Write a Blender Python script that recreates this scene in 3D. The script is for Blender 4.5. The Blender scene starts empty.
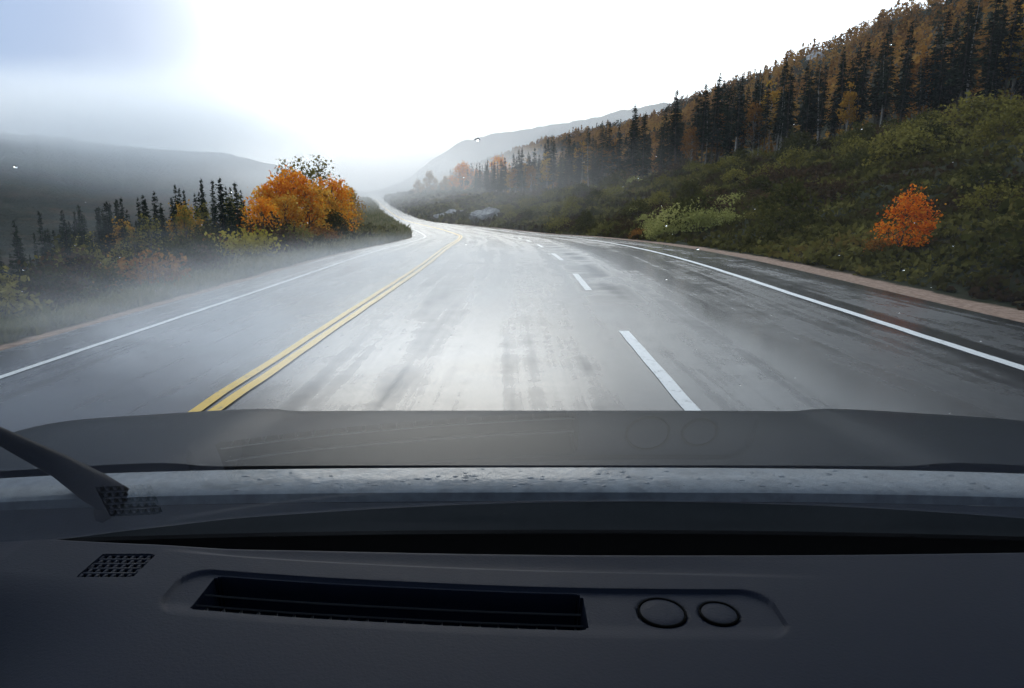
import bpy, math
import numpy as np
from mathutils import Vector
rng = np.random.default_rng(11)
S = bpy.context.scene
COL = S.collection
R = math.radians

# ------------------------------------------------------------------ helpers
def mesh_np(name, V, F=None, T=None):
    """V (n,3); F (m,4) quads; T (k,3) triangles"""
    me = bpy.data.meshes.new(name)
    V = np.asarray(V, np.float32)
    fl, tot = [], []
    if F is not None and len(F):
        F = np.asarray(F, np.int32); fl.append(F.ravel()); tot.append(np.full(len(F), 4, np.int32))
    if T is not None and len(T):
        T = np.asarray(T, np.int32); fl.append(T.ravel()); tot.append(np.full(len(T), 3, np.int32))
    li = np.concatenate(fl); tt = np.concatenate(tot)
    st = np.concatenate([[0], np.cumsum(tt)[:-1]]).astype(np.int32)
    me.vertices.add(len(V)); me.vertices.foreach_set('co', V.ravel())
    me.loops.add(len(li)); me.loops.foreach_set('vertex_index', li)
    me.polygons.add(len(tt)); me.polygons.foreach_set('loop_start', st); me.polygons.foreach_set('loop_total', tt)
    me.update(calc_edges=True); me.validate()
    return me

def link(name, me, mat=None, parent=None, smooth=False, sharp=None):
    o = bpy.data.objects.new(name, me)
    COL.objects.link(o)
    if mat is not None:
        for m in (mat if isinstance(mat, (list, tuple)) else [mat]):
            me.materials.append(m)
    if smooth:
        me.polygons.foreach_set('use_smooth', np.ones(len(me.polygons), bool))
        if sharp: me.set_sharp_from_angle(angle=R(sharp))
    if parent is not None: o.parent = parent
    return o

def tag(o, label=None, cat=None, group=None, kind=None):
    if label: o['label'] = label
    if cat: o['category'] = cat
    if group: o['group'] = group
    if kind: o['kind'] = kind
    return o

def empty(name, loc=(0, 0, 0)):
    o = bpy.data.objects.new(name, None); COL.objects.link(o); o.location = loc
    o.empty_display_size = 0.2
    return o

def grid_faces(nr, nc):
    i = np.arange(nr - 1)[:, None] * nc + np.arange(nc - 1)[None, :]
    return np.stack([i, i + 1, i + nc + 1, i + nc], -1).reshape(-1, 4)

class MB:
    def __init__(s): s.V, s.F, s.T, s.n = [], [], [], 0
    def add(s, V, F=None, T=None):
        V = np.asarray(V, float).reshape(-1, 3)
        if F is not None and len(F): s.F.append(np.asarray(F, int).reshape(-1, 4) + s.n)
        if T is not None and len(T): s.T.append(np.asarray(T, int).reshape(-1, 3) + s.n)
        s.V.append(V); s.n += len(V)
    def tube(s, pts, rad, n=6, cap=True):
        pts = np.asarray(pts, float); k = len(pts)
        rad = np.broadcast_to(np.asarray(rad, float), (k,))
        tan = np.gradient(pts, axis=0); tan /= np.linalg.norm(tan, axis=1)[:, None] + 1e-9
        ref = np.array([0.31, 0.95, 0.05])
        a = np.cross(tan, ref); a /= np.linalg.norm(a, axis=1)[:, None] + 1e-9
        b = np.cross(tan, a)
        th = np.arange(n) / n * 2 * np.pi
        V = pts[:, None] + rad[:, None, None] * (np.cos(th)[None, :, None] * a[:, None] + np.sin(th)[None, :, None] * b[:, None])
        F = []
        for i in range(k - 1):
            for j in range(n):
                F.append((i * n + j, i * n + (j + 1) % n, (i + 1) * n + (j + 1) % n, (i + 1) * n + j))
        V = V.reshape(-1, 3); T = []
        if cap:
            V = np.vstack([V, pts[:1], pts[-1:]]); c0, c1 = k * n, k * n + 1
            for j in range(n):
                T.append((c0, (j + 1) % n, j)); T.append((c1, (k - 1) * n + j, (k - 1) * n + (j + 1) % n))
        s.add(V, F, T)
    def box(s, lo, hi):
        x0, y0, z0 = lo; x1, y1, z1 = hi
        s.add([(x0, y0, z0), (x1, y0, z0), (x1, y1, z0), (x0, y1, z0), (x0, y0, z1), (x1, y0, z1), (x1, y1, z1), (x0, y1, z1)],
              [(0, 3, 2, 1), (4, 5, 6, 7), (0, 1, 5, 4), (1, 2, 6, 5), (2, 3, 7, 6), (3, 0, 4, 7)])
    def mesh(s, name):
        return mesh_np(name, np.vstack(s.V), np.vstack(s.F) if s.F else None, np.vstack(s.T) if s.T else None)

def unit(v): return v / (np.linalg.norm(v, axis=-1, keepdims=True) + 1e-9)

def leaf_quads(C, size, up=None, aspect=1.5, flat=0.0):
    """random oriented leaf-clump quads at points C"""
    n = len(C); size = np.broadcast_to(size, (n,))
    a = unit(rng.normal(size=(n, 3)) * np.array([1, 1, 1 - flat]))
    if up is not None: a = unit(a + up)
    b = unit(np.cross(a, unit(rng.normal(size=(n, 3)))))
    a = a * (size * aspect * .5)[:, None]; b = b * (size * .5)[:, None]
    V = np.stack([C - a, C + b * .9 - a * .1, C + a, C - b * 1.1 + a * .15], 1).reshape(-1, 3)
    F = np.arange(4 * n).reshape(n, 4)
    return V, F

# ------------------------------------------------------------------ nodes
def newmat(name):
    m = bpy.data.materials.new(name); m.use_nodes = True
    nt = m.node_tree; nt.nodes.clear()
    out = nt.nodes.new('ShaderNodeOutputMaterial')
    return m, nt, out

class NT:
    def __init__(s, nt): s.nt = nt
    def n(s, t, **kw):
        nd = s.nt.nodes.new(t)
        for k, v in kw.items():
            if k in ('inp',):
                for kk, vv in v.items(): s.set(nd, kk, vv)
            else: setattr(nd, k, v)
        return nd
    def set(s, nd, k, v):
        sock = nd.inputs[k]
        if isinstance(v, bpy.types.NodeSocket): s.nt.links.new(v, sock)
        else:
            if sock.type == 'RGBA' and not hasattr(v, '__len__'): v = (v, v, v, 1)
            if sock.type == 'RGBA' and len(v) == 3: v = (*v, 1)
            sock.default_value = v
    def math(s, op, a, b=0.0, c=None, clamp=False):
        nd = s.n('ShaderNodeMath', operation=op, use_clamp=clamp)
        s.set(nd, 0, a); s.set(nd, 1, b)
        if c is not None: s.set(nd, 2, c)
        return nd.outputs[0]
    def mix(s, f, a, b, bt='MIX'):
        nd = s.n('ShaderNodeMix', data_type='RGBA', blend_type=bt)
        s.set(nd, 0, f); s.set(nd, 6, a); s.set(nd, 7, b)
        return nd.outputs[2]
    def ramp(s, f, stops):
        nd = s.n('ShaderNodeValToRGB'); el = nd.color_ramp.elements
        while len(el) < len(stops): el.new(.5)
        for e, (p, c) in zip(el, stops):
            e.position = p; e.color = (*c, 1) if hasattr(c, '__len__') else (c, c, c, 1)
        s.set(nd, 0, f); return nd.outputs[0]
    def noise(s, vec, scale, detail=4, rough=.55, dist=0.0):
        nd = s.n('ShaderNodeTexNoise'); s.set(nd, 'Scale', scale); s.set(nd, 'Detail', detail); s.set(nd, 'Roughness', rough)
        s.set(nd, 'Distortion', dist)
        if vec is not None: s.set(nd, 'Vector', vec)
        return nd.outputs['Fac']
    def smooth(s, v, a, b, to0=0.0, to1=1.0):
        nd = s.n('ShaderNodeMapRange', interpolation_type='SMOOTHSTEP')
        s.set(nd, 0, v); s.set(nd, 1, a); s.set(nd, 2, b); s.set(nd, 3, to0); s.set(nd, 4, to1)
        return nd.outputs[0]
    def obj(s): return s.n('ShaderNodeTexCoord').outputs['Object']
    def mapping(s, vec, scale=(1, 1, 1), loc=(0, 0, 0)):
        nd = s.n('ShaderNodeMapping'); s.set(nd, 'Vector', vec); s.set(nd, 'Scale', scale); s.set(nd, 'Location', loc)
        return nd.outputs[0]
    def bump(s, h, strength=.3, dist=.02):
        nd = s.n('ShaderNodeBump'); s.set(nd, 'Strength', strength); s.set(nd, 'Distance', dist); s.set(nd, 'Height', h)
        return nd.outputs[0]
    def link(s, a, b): s.nt.links.new(a, b)

def principled(name, col, rough=.6, spec=.5, metallic=0, bump=None, var=.25, vscale=8, coat=0, ior=1.45):
    m, nt, out = newmat(name); g = NT(nt)
    p = g.n('ShaderNodeBsdfPrincipled')
    f = g.noise(g.obj(), vscale, 5, .6)
    c0 = [c * (1 - var) for c in col]; c1 = [min(1, c * (1 + var)) for c in col]
    g.set(p, 'Base Color', g.ramp(f, [(.3, c0), (.7, c1)]))
    g.set(p, 'Roughness', rough); g.set(p, 'Specular IOR Level', spec); g.set(p, 'Metallic', metallic); g.set(p, 'IOR', ior)
    if coat: g.set(p, 'Coat Weight', coat); g.set(p, 'Coat Roughness', .06)
    if bump:
        g.set(p, 'Normal', g.bump(g.noise(g.obj(), bump[0], 4, .6), bump[1], bump[2]))
    g.link(p.outputs[0], out.inputs[0]); return m

def foliage(name, stops, trans=.25, zone=None, rough=.7, objvar=.35):
    """leaf material: colour differs leaf by leaf and plant by plant"""
    m, nt, out = newmat(name); g = NT(nt)
    geo = g.n('ShaderNodeNewGeometry'); oi = g.n('ShaderNodeObjectInfo')
    r = geo.outputs['Random Per Island']
    k = g.math('ADD', g.math('MULTIPLY', r, 1 - objvar), g.math('MULTIPLY', oi.outputs['Random'], objvar))
    if zone:
        zz = g.noise(geo.outputs['Position'], zone, 3, .6)
        zz = g.smooth(zz, .3, .7)
        k = g.math('ADD', g.math('MULTIPLY', k, .4), g.math('MULTIPLY', zz, .6))
    c = g.ramp(k, stops)
    d = g.n('ShaderNodeBsdfDiffuse'); t = g.n('ShaderNodeBsdfTranslucent'); mx = g.n('ShaderNodeMixShader')
    g.set(d, 'Color', c); g.set(t, 'Color', c); g.set(mx, 0, trans)
    g.link(d.outputs[0], mx.inputs[1]); g.link(t.outputs[0], mx.inputs[2])
    g.link(mx.outputs[0], out.inputs[0]); return m

# ------------------------------------------------------------------ camera
CAMZ = 1.6
PIT, FPX, CX, CY = R(12), 660., 512., 344.
cam = bpy.data.cameras.new('camera'); cam.sensor_width = 36; cam.lens = FPX / 1024 * 36
cam.clip_start = .004; cam.clip_end = 12000
camo = bpy.data.objects.new('camera', cam); COL.objects.link(camo)
camo.location = (0, 0, CAMZ); camo.rotation_euler = (R(90) - PIT, 0, 0)
S.camera = camo

def ray(px, py):
    a = (px - CX) / FPX; b = (CY - py) / FPX
    return np.array([a, math.cos(PIT) + b * math.sin(PIT), -math.sin(PIT) + b * math.cos(PIT)])
def on_z(px, py, z):
    d = ray(px, py); t = (z - CAMZ) / d[2]; return np.array([0, 0, CAMZ]) + d * t
def on_y(px, py, y):
    d = ray(px, py); t = y / d[1]; return np.array([0, 0, CAMZ]) + d * t

# ------------------------------------------------------------------ ground shape
def interp_s(x, xs, ys):
    """monotone-ish smooth interpolation"""
    xs = np.asarray(xs, float); ys = np.asarray(ys, float); x = np.asarray(x, float)
    m = np.gradient(ys, xs)
    i = np.clip(np.searchsorted(xs, x) - 1, 0, len(xs) - 2)
    h = xs[i + 1] - xs[i]; t = np.clip((x - xs[i]) / h, 0, 1)
    return ((2*t**3 - 3*t**2 + 1) * ys[i] + (t**3 - 2*t**2 + t) * h * m[i] + (-2*t**3 + 3*t**2) * ys[i+1] + (t**3 - t**2) * h * m[i+1])

zY = [-80, -20, 10, 22, 44, 67, 95, 120, 160, 200, 250, 330, 450, 600, 700]
zZ = [0, 0, 0, -.03, -.6, -1.34, -1.75, -2.0, -2.4, -2.2, -.8, 3, 6, 9.5, 8]
cY = [-80, 0, 10, 18, 27, 39, 57, 67, 90, 120, 160, 200, 250, 330, 450, 600, 700]
cX = [-2.36, -2.36, -2.33, -2.3, -2.55, -3.05, -4.4, -5.6, -9.7, -16.3, -25, -34, -46, -66, -93.5, -127, -152]
def zc(Y): return interp_s(Y, zY, zZ)
def cc(Y): return interp_s(Y, cY, cX)
def u_ll(Y): return -3.0 - .5 * np.clip((np.asarray(Y, float) - 50) / 60, 0, 1)
def u_lp(Y): return u_ll(Y) - 1.25
def u_rl(Y): return 7.4 - 3.7 * interp_s(np.clip(Y, 60, 170), [60, 90, 140, 170], [0, .25, .9, 1])
def u_rp(Y): return u_rl(Y) + 1.95 - .7 * np.clip((np.asarray(Y, float) - 60) / 80, 0, 1)
def zroad(u, Y):
    return zc(Y) - .06 * np.maximum(0, -u)

def wob(X, Y):
    return (.5*np.sin(X*.31+1.3*np.sin(Y*.11)) + .5*np.sin(Y*.27+X*.13+2) + .35*np.sin(X*.83-Y*.41) + .25*np.sin(X*1.3+Y*.9+.7))

tY = [-80, 0, 40, 72, 88, 122, 180, 264, 400, 620]
tR = [42, 42, 42, 40, 33, 26, 26, 30, 30, 30]
tD = [10.5, 10.5, 10.8, 10.2, 8.6, 6.0, 5.4, 5.0, 6, 6]
gY = [-80, 100, 180, 260, 320, 400, 480, 560, 640, 700]
gR = [150, 150, 175, 190, 197, 189, 159, 119, 68, 60]
gD = [72, 68, 68, 68, 62, 54, 44, 33, 16, 6]
def r_t(Y): return interp_s(Y, tY, tR)
def z_right(r, Y, X):
    rt = r_t(Y); dt = interp_s(Y, tY, tD); rg = interp_s(Y, gY, gR); dg = interp_s(Y, gY, gD)
    s = np.clip((r - 1.2) / (rt - 1.2), 0, 1)
    s = s * .75 + .25 * s * s * (3 - 2 * s)
    z = dt * s ** .92
    q = np.clip((r - rt) / (rg - rt), 0, 1)
    z = z + (dg - dt) * (.72 * q ** 1.35 + .28 * q * q * (3 - 2 * q))
    z = z - .12 * np.maximum(0, r - rg)
    amp = .38 * np.clip((r - 1.5) / 8, 0, 1) + 2.2 * np.clip((r - 60) / 60, 0, 1)
    f = np.where(r > 60, .22, 1.0)
    return z + amp * wob(X * f, Y * f)
def z_left(r, Y, X):
    z = -.08 * np.clip(r, 0, 3) - .13 * np.clip(r - 3, 0, 14) - .33 * np.clip(r - 17, 0, 60)
    z = z + 1.0 * np.exp(-((Y - 60) / 28.0) ** 2) * np.clip((r - 1.5) / 4, 0, 1)
    amp = .2 * np.clip((r - 1.5) / 6, 0, 1)
    return z + amp * wob(X, Y)
def G(X, Y):
    X = np.asarray(X, float); Y = np.asarray(Y, float)
    u = X - cc(Y)
    rl = u_lp(Y) - u; rr = u - u_rp(Y)
    zl = zroad(u_lp(Y), Y) + z_left(np.maximum(rl, 0), Y, X)
    zr = zc(Y) + z_right(np.maximum(rr, 0), Y, X)
    return np.where(rl > 0, zl, np.where(rr > 0, zr, zroad(u, Y)))
def hit(px, py, t0=2.0, tmax=700):
    d = ray(px, py); t = np.arange(t0, tmax, .05)
    P = np.array([0, 0, CAMZ]) + d[None] * t[:, None]
    below = P[:, 2] <= G(P[:, 0], P[:, 1])
    i = np.argmax(below)
    if not below.any(): return None
    return P[i]
def right_pos(r, Y):
    X = cc(Y) + u_rp(Y) + r; return X, G(X, Y)
def left_pos(r, Y):
    X = cc(Y) + u_lp(Y) - r; return X, G(X, Y)

# ------------------------------------------------------------------ materials
def mat_road():
    m, nt, out = newmat('wet_asphalt'); g = NT(nt)
    uv = g.n('ShaderNodeUVMap', uv_map='road').outputs[0]
    sp = g.n('ShaderNodeSeparateXYZ'); g.set(sp, 0, uv); u, v = sp.outputs[0], sp.outputs[1]
    fine = g.noise(uv, 55, 3, .7)
    mid = g.noise(uv, 1.3, 5, .6)
    streak = g.noise(g.mapping(uv, (1.6, .07, 1)), 1.0, 5, .62, .6)
    streak2 = g.noise(g.mapping(uv, (5, .16, 1), (3, 7, 0)), 1.0, 4, .6, .3)
    cross = g.noise(g.mapping(uv, (.5, 1.5, 1), (9, 2, 0)), 1.0, 4, .6, .8)
    # wheel tracks polish and hold water
    tr = g.math('ABSOLUTE', g.math('SUBTRACT', g.math('PINGPONG', g.math('ADD', u, 2.75), 1.85), .92))
    track = g.smooth(tr, .1, .55, 1, 0)
    wet = g.math('ADD', g.math('MULTIPLY', streak, .62), g.math('MULTIPLY', streak2, .18))
    wet = g.math('ADD', wet, g.math('MULTIPLY', g.math('SUBTRACT', cross, .5), g.smooth(v, 9, 20, .03, .3)))
    wet = g.math('ADD', wet, g.math('ADD', .15, g.math('MULTIPLY', g.math('SUBTRACT', mid, .5), .24)))
    wet = g.math('ADD', wet, g.math('MULTIPLY', g.math('SUBTRACT', g.noise(uv, 6, 5, .7), .5), .12))
    wet = g.math('ADD', wet, g.math('MULTIPLY', track, .06))
    wetf = g.smooth(wet, .41, .62)
    # patched strip beside the lane dashes, broken into short cross bars
    bars = g.noise(g.mapping(uv, (.25, .55, 1), (1, 5, 0)), 1.0, 2, .5, .4)
    near_dash = g.math('MULTIPLY', g.smooth(g.math('ABSOLUTE', g.math('SUBTRACT', u, 4.1)), .35, .6, 1, 0), g.smooth(v, 9, 13))
    near_dash = g.math('MULTIPLY', near_dash, g.smooth(v, 44, 36))
    patch = g.math('MULTIPLY', near_dash, g.smooth(bars, .44, .54))
    base = g.ramp(g.math('ADD', g.math('MULTIPLY', mid, .6), g.math('MULTIPLY', fine, .4)), [(.25, (.022, .023, .027)), (.75, (.068, .069, .073))])
    base = g.mix(g.math('MULTIPLY', patch, .6), base, (.022, .022, .024, 1))
    lane = g.smooth(g.math('ADD', u, g.math('MULTIPLY', g.math('SUBTRACT', g.noise(g.mapping(uv, (.8, .12, 1), (4, 1, 0)), 1.0, 4, .6), .5), 2.4)), 4.7, 5.5)
    base = g.mix(g.math('MULTIPLY', lane, .9), base, g.ramp(mid, [(.3, (.010, .010, .011)), (.7, (.028, .026, .025))]))
    p = g.n('ShaderNodeBsdfPrincipled')
    g.set(p, 'Base Color', base)
    rough = g.math('SUBTRACT', .44, g.math('MULTIPLY', wetf, .22))
    rough = g.math('ADD', rough, g.math('ADD', g.math('MULTIPLY', patch, .25), g.math('MULTIPLY', lane, -.05)))
    g.set(p, 'Roughness', rough)
    g.set(p, 'IOR', g.math('SUBTRACT', 1.5, g.math('MULTIPLY', lane, .16)))
    h = g.math('ADD', g.math('MULTIPLY', fine, .35), g.math('MULTIPLY', g.noise(uv, 9, 4, .6), .65))
    b = g.n('ShaderNodeBump'); g.set(b, 'Height', h); g.set(b, 'Distance', .004)
    g.set(b, 'Strength', g.math('SUBTRACT', .55, g.math('MULTIPLY', wetf, .42)))
    g.set(p, 'Normal', b.outputs[0])
    g.link(p.outputs[0], out.inputs[0]); return m

def mat_paint(name, col):
    m, nt, out = newmat(name); g = NT(nt)
    o = g.obj()
    w = g.math('ADD', g.math('MULTIPLY', g.noise(o, 7, 6, .7), .6), g.math('MULTIPLY', g.noise(o, 40, 3, .7), .4))
    c = g.mix(g.smooth(w, .52, .70), (*col, 1), (.10, .10, .095, 1))
    p = g.n('ShaderNodeBsdfPrincipled'); g.set(p, 'Base Color', c); g.set(p, 'Roughness', .38); g.set(p, 'IOR', 1.36)
    g.set(p, 'Normal', g.bump(g.noise(o, 60, 3, .6), .4, .004))
    g.link(p.outputs[0], out.inputs[0]); return m

def mat_ground():
    m, nt, out = newmat('ground_soil'); g = NT(nt)
    o = g.obj()
    big = g.noise(o, .06, 5, .6); med = g.noise(o, .7, 5, .65); fin = g.noise(o, 9, 4, .7)
    veg = g.ramp(big, [(.3, (.012, .015, .006)), (.48, (.020, .023, .009)), (.58, (.030, .020, .009)), (.72, (.024, .016, .009))])
    veg = g.mix(g.smooth(med, .5, .7), veg, (.020, .017, .010, 1))
    at = g.n('ShaderNodeAttribute', attribute_name='gravel').outputs['Fac']
    gr = g.ramp(fin, [(.3, (.16, .105, .075)), (.55, (.32, .22, .165)), (.75, (.45, .34, .27))])
    e = g.math('ADD', at, g.math('MULTIPLY', g.math('SUBTRACT', med, .5), .9))
    c = g.mix(g.smooth(e, .4, .62), veg, gr)
    p = g.n('ShaderNodeBsdfPrincipled'); g.set(p, 'Base Color', c); g.set(p, 'Roughness', .95); g.set(p, 'Specular IOR Level', .06)
    g.set(p, 'Normal', g.bump(g.math('ADD', g.math('MULTIPLY', fin, .4), med), .8, .06))
    g.link(p.outputs[0], out.inputs[0]); return m

def mat_hill():
    m, nt, out = newmat('wooded_hillside'); g = NT(nt)
    pos = g.n('ShaderNodeNewGeometry').outputs['Position']
    a = g.noise(pos, .006, 5, .6, .4); b = g.noise(pos, .05, 6, .7); c = g.noise(pos, .3, 3, .6)
    k = g.math('ADD', g.math('MULTIPLY', a, .5), g.math('ADD', g.math('MULTIPLY', b, .35), g.math('MULTIPLY', c, .15)))
    col = g.ramp(k, [(.36, (.012, .017, .012)), (.48, (.022, .026, .015)), (.55, (.055, .036, .018)), (.66, (.09, .055, .03))])
    p = g.n('ShaderNodeBsdfDiffuse'); g.set(p, 'Color', col)
    g.set(p, 'Normal', g.bump(g.math('ADD', b, c), 1.0, 6))
    g.link(p.outputs[0], out.inputs[0]); return m

M_road = mat_road(); M_white = mat_paint('white_road_paint', (.78, .78, .76)); M_yel = mat_paint('yellow_road_paint', (.86, .53, .05))
M_ground = mat_ground(); M_hill = mat_hill()
M_needle = foliage('spruce_needles', [(0, (.008, .014, .009)), (.5, (.016, .026, .014)), (1, (.034, .045, .022))], .12)
M_needle2 = foliage('pale_spruce_needles', [(0, (.016, .024, .018)), (.5, (.028, .040, .026)), (1, (.05, .06, .034))], .12)
M_orange = foliage('orange_leaves', [(0, (.55, .15, .012)), (.4, (.80, .27, .016)), (.75, (.88, .40, .03)), (1, (.70, .50, .06))], .6, objvar=.15)
M_gold = foliage('gold_leaves', [(0, (.26, .12, .016)), (.5, (.42, .22, .03)), (1, (.50, .36, .07))], .5)
M_rust = foliage('rust_leaves', [(0, (.11, .042, .014)), (.5, (.25, .105, .024)), (1, (.38, .19, .04))], .4)
M_olive = foliage('olive_leaves', [(0, (.075, .066, .016)), (.5, (.175, .15, .034)), (1, (.30, .25, .065))], .3)
M_dgreen = foliage('dark_green_leaves', [(0, (.027, .029, .009)), (.5, (.062, .060, .016)), (1, (.12, .105, .028))], .25)
M_brown = foliage('brown_leaves', [(0, (.035, .022, .013)), (.5, (.075, .046, .024)), (1, (.13, .08, .04))], .2)
M_lime = foliage('lime_grass', [(0, (.18, .18, .05)), (.5, (.34, .33, .10)), (1, (.52, .47, .18))], .3)
M_yelleaf = foliage('yellow_leaves', [(0, (.22, .17, .02)), (.5, (.36, .29, .04)), (1, (.5, .42, .08))], .35)
M_under = foliage('undergrowth_leaves', [(0, (.024, .017, .009)), (.28, (.058, .036, .018)), (.45, (.052, .046, .014)), (.62, (.092, .082, .022)), (.8, (.17, .145, .04)), (1, (.15, .085, .028))], .25, zone=.16)
M_verge = foliage('verge_grass_blades', [(0, (.07, .07, .025)), (.4, (.14, .135, .045)), (.7, (.22, .19, .085)), (1, (.27, .23, .12))], .3, zone=.3)
M_wood = foliage('far_wood_leaves', [(0, (.014, .020, .013)), (.34, (.024, .032, .016)), (.42, (.12, .060, .018)), (.60, (.28, .13, .030)), (.85, (.40, .22, .05)), (1, (.10, .10, .03))], .4, zone=.025)
M_bark = principled('grey_bark', (.075, .062, .05), .9, .2, var=.4, vscale=6, bump=(9, .6, .02))
M_palebark = principled('pale_bark', (.36, .33, .29), .8, .3, var=.3, vscale=5)
M_rock = principled('pale_rock', (.34, .325, .31), .85, .2, var=.6, vscale=1.6, bump=(3, .8, .12))

# ------------------------------------------------------------------ setting: ground, road, hills
Ys = np.concatenate([np.arange(-60, 0, 4), np.arange(0, 60, 1.0), np.arange(60, 140, 2), np.arange(140, 320, 4), np.arange(320, 720, 10)])
rL = np.array([0, .3, .7, 1.2, 1.8, 2.5, 3.3, 4.2, 5.2, 6.3, 7.6, 9, 11, 13.5, 17, 22, 30, 42, 60, 80, 120, 200, 330, 600, 1100])
rR = np.concatenate([[0, .35, .7, 1.05, 1.5, 2.1], np.arange(2.9, 46, 1.1), np.arange(47, 60, 3), np.arange(60, 230, 6), [240, 260, 300, 360, 460, 700]])
rows, grav = [], []
for Y in Ys:
    c = cc(Y); ul, ur = u_lp(Y), u_rp(Y)
    uu = np.concatenate([ul - rL[::-1], [ul + .05, (ul + ur) / 2, ur - .05], ur + rR])
    X = c + uu; YY = np.full_like(X, Y)
    Z = G(X, YY)
    inside = (uu > ul) & (uu < ur); Z[inside] -= .12
    rows.append(np.stack([X, YY, Z], 1))
    rr = uu - ur; rl = ul - uu
    gr = np.where(rr >= 0, np.clip(1.25 - rr / 1.0, 0, 1), np.where(rl >= 0, np.clip(1.0 - rl / .9, 0, 1) * .9, 1))
    grav.append(gr)
V = np.concatenate(rows); nc = len(rows[0])
me = mesh_np('ground', V, grid_faces(len(Ys), nc))
at = me.attributes.new('gravel', 'FLOAT', 'POINT'); at.data.foreach_set('value', np.concatenate(grav).astype(np.float32))
tag(link('ground', me, M_ground, smooth=True), 'rough moorland sloping down to the highway on one side and away on the other', kind='structure')

RY = np.concatenate([np.arange(-40, 40, .5), np.arange(40, 160, 1.0), np.arange(160, 660, 4)])
def strip(name, ua, ub, dz, mat, parent, ys=None, n=2, jitter=0, thick=None):
    ys = RY if ys is None else ys
    rows, uv = [], []
    for Y in ys:
        a, b = ua(Y) if callable(ua) else ua, ub(Y) if callable(ub) else ub
        uu = np.linspace(a, b, n)
        if jitter: uu = uu + rng.normal(0, jitter, 1)
        X = cc(Y) + uu
        rows.append(np.stack([X, np.full(n, Y), zroad(uu, Y) + dz], 1)); uv.append(np.stack([uu, np.full(n, Y)], 1))
    V = np.concatenate(rows); UV = np.concatenate(uv)
    me = mesh_np(name, V, grid_faces(len(ys), n))
    l = me.uv_layers.new(name='road'); idx = np.empty(len(me.loops), np.int32); me.loops.foreach_get('vertex_index', idx)
    l.data.foreach_set('uv', UV[idx].astype(np.float32).ravel())
    return link(name, me, mat, parent, smooth=True)
road = strip('road', u_lp, u_rp, 0, M_road, None, n=25)
tag(road, 'wet three lane highway bending left and climbing into the mist', kind='structure')
strip('centre_line', -.215, -.11, .005, M_yel, road, jitter=.006)
strip('centre_line', -.045, .06, .005, M_yel, road, jitter=.006)
strip('edge_line', lambda Y: u_ll(Y) - .06, lambda Y: u_ll(Y) + .06, .005, M_white, road, jitter=.006)
strip('edge_line', lambda Y: u_rl(Y) - .075, lambda Y: u_rl(Y) + .075, .005, M_white, road, jitter=.006)
for a, b in [(-4.2, -1.2), (4.6, 8.3), (12.4, 15.4), (19.2, 22.2), (26.5, 29.6), (34, 37), (41.5, 44.5), (49, 52), (56.5, 59.5), (64, 67)]:
    if b > 0:
        strip('lane_dash', 3.70, 3.83, .005, M_white, road, ys=np.linspace(a, b, 12), jitter=.002)

def far_hill(name, px_ridge, dist, base_z, label, depth=350, seed=0, floor_d=.45):
    """a hill whose ridge runs at the given distances; front slope to the valley and a real back slope"""
    pr = np.array([p for p in px_ridge], float); n = 420
    s = np.linspace(0, 1, n) * (len(pr) - 1)
    px = np.interp(s, np.arange(len(pr)), pr[:, 0]); py = np.interp(s, np.arange(len(pr)), pr[:, 1])
    dd = np.interp(s, np.arange(len(pr)), dist)
    r3 = np.random.default_rng(seed); py = py + sum(np.interp(px, np.arange(-500, 1000, st), r3.normal(0, am, len(np.arange(-500, 1000, st)))) for st, am in ((60, 2.2), (19, 1.0), (6, .6)))
    ridge = np.array([on_y(a, b, d) for a, b, d in zip(px, py, dd)])
    rows = []
    for q in np.linspace(0, 1, 26):
        P = ridge.copy(); k = 1 - (1 - floor_d) * (1 - q)
        P[:, 0] *= k; P[:, 1] *= k
        w = q * .45 + .55 * q * q * (3 - 2 * q)
        P[:, 2] = base_z + (ridge[:, 2] - base_z) * w
        P[:, 2] += (1 - q) * q * 4 * 5 * np.sin(P[:, 0] * .03 + seed + q * 5) * np.sin(P[:, 1] * .021 + 1)
        rows.append(P)
    for q in (.15, .4, .7, 1):
        P = ridge.copy(); d = unit(P * np.array([1, 1, 0])); P = P + d * depth * q
        P[:, 2] = ridge[:, 2] + (base_z - ridge[:, 2]) * q * q; rows.append(P)
    V = np.concatenate(rows)
    return tag(link(name, mesh_np(name, V, grid_faces(len(rows), n)), M_hill, smooth=True), label, kind='structure')
far_hill('hill', [(-420, 95), (-200, 118), (0, 132), (60, 136), (120, 146), (180, 150), (240, 158), (300, 172), (345, 186), (390, 200)],
         [420, 520, 620, 650, 680, 700, 740, 800, 850, 900], -24, 'dark wooded hill across the valley with its top lost in cloud', seed=1)
far_hill('hill', [(330, 200), (378, 188), (400, 178), (425, 163), (455, 148), (490, 136), (530, 128), (575, 121), (640, 108), (760, 96), (900, 90)],
         [860, 840, 830, 820, 810, 800, 800, 800, 820, 840, 860], -6, 'pale misty ridge rising behind the end of the highway', seed=4, floor_d=.72)

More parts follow.
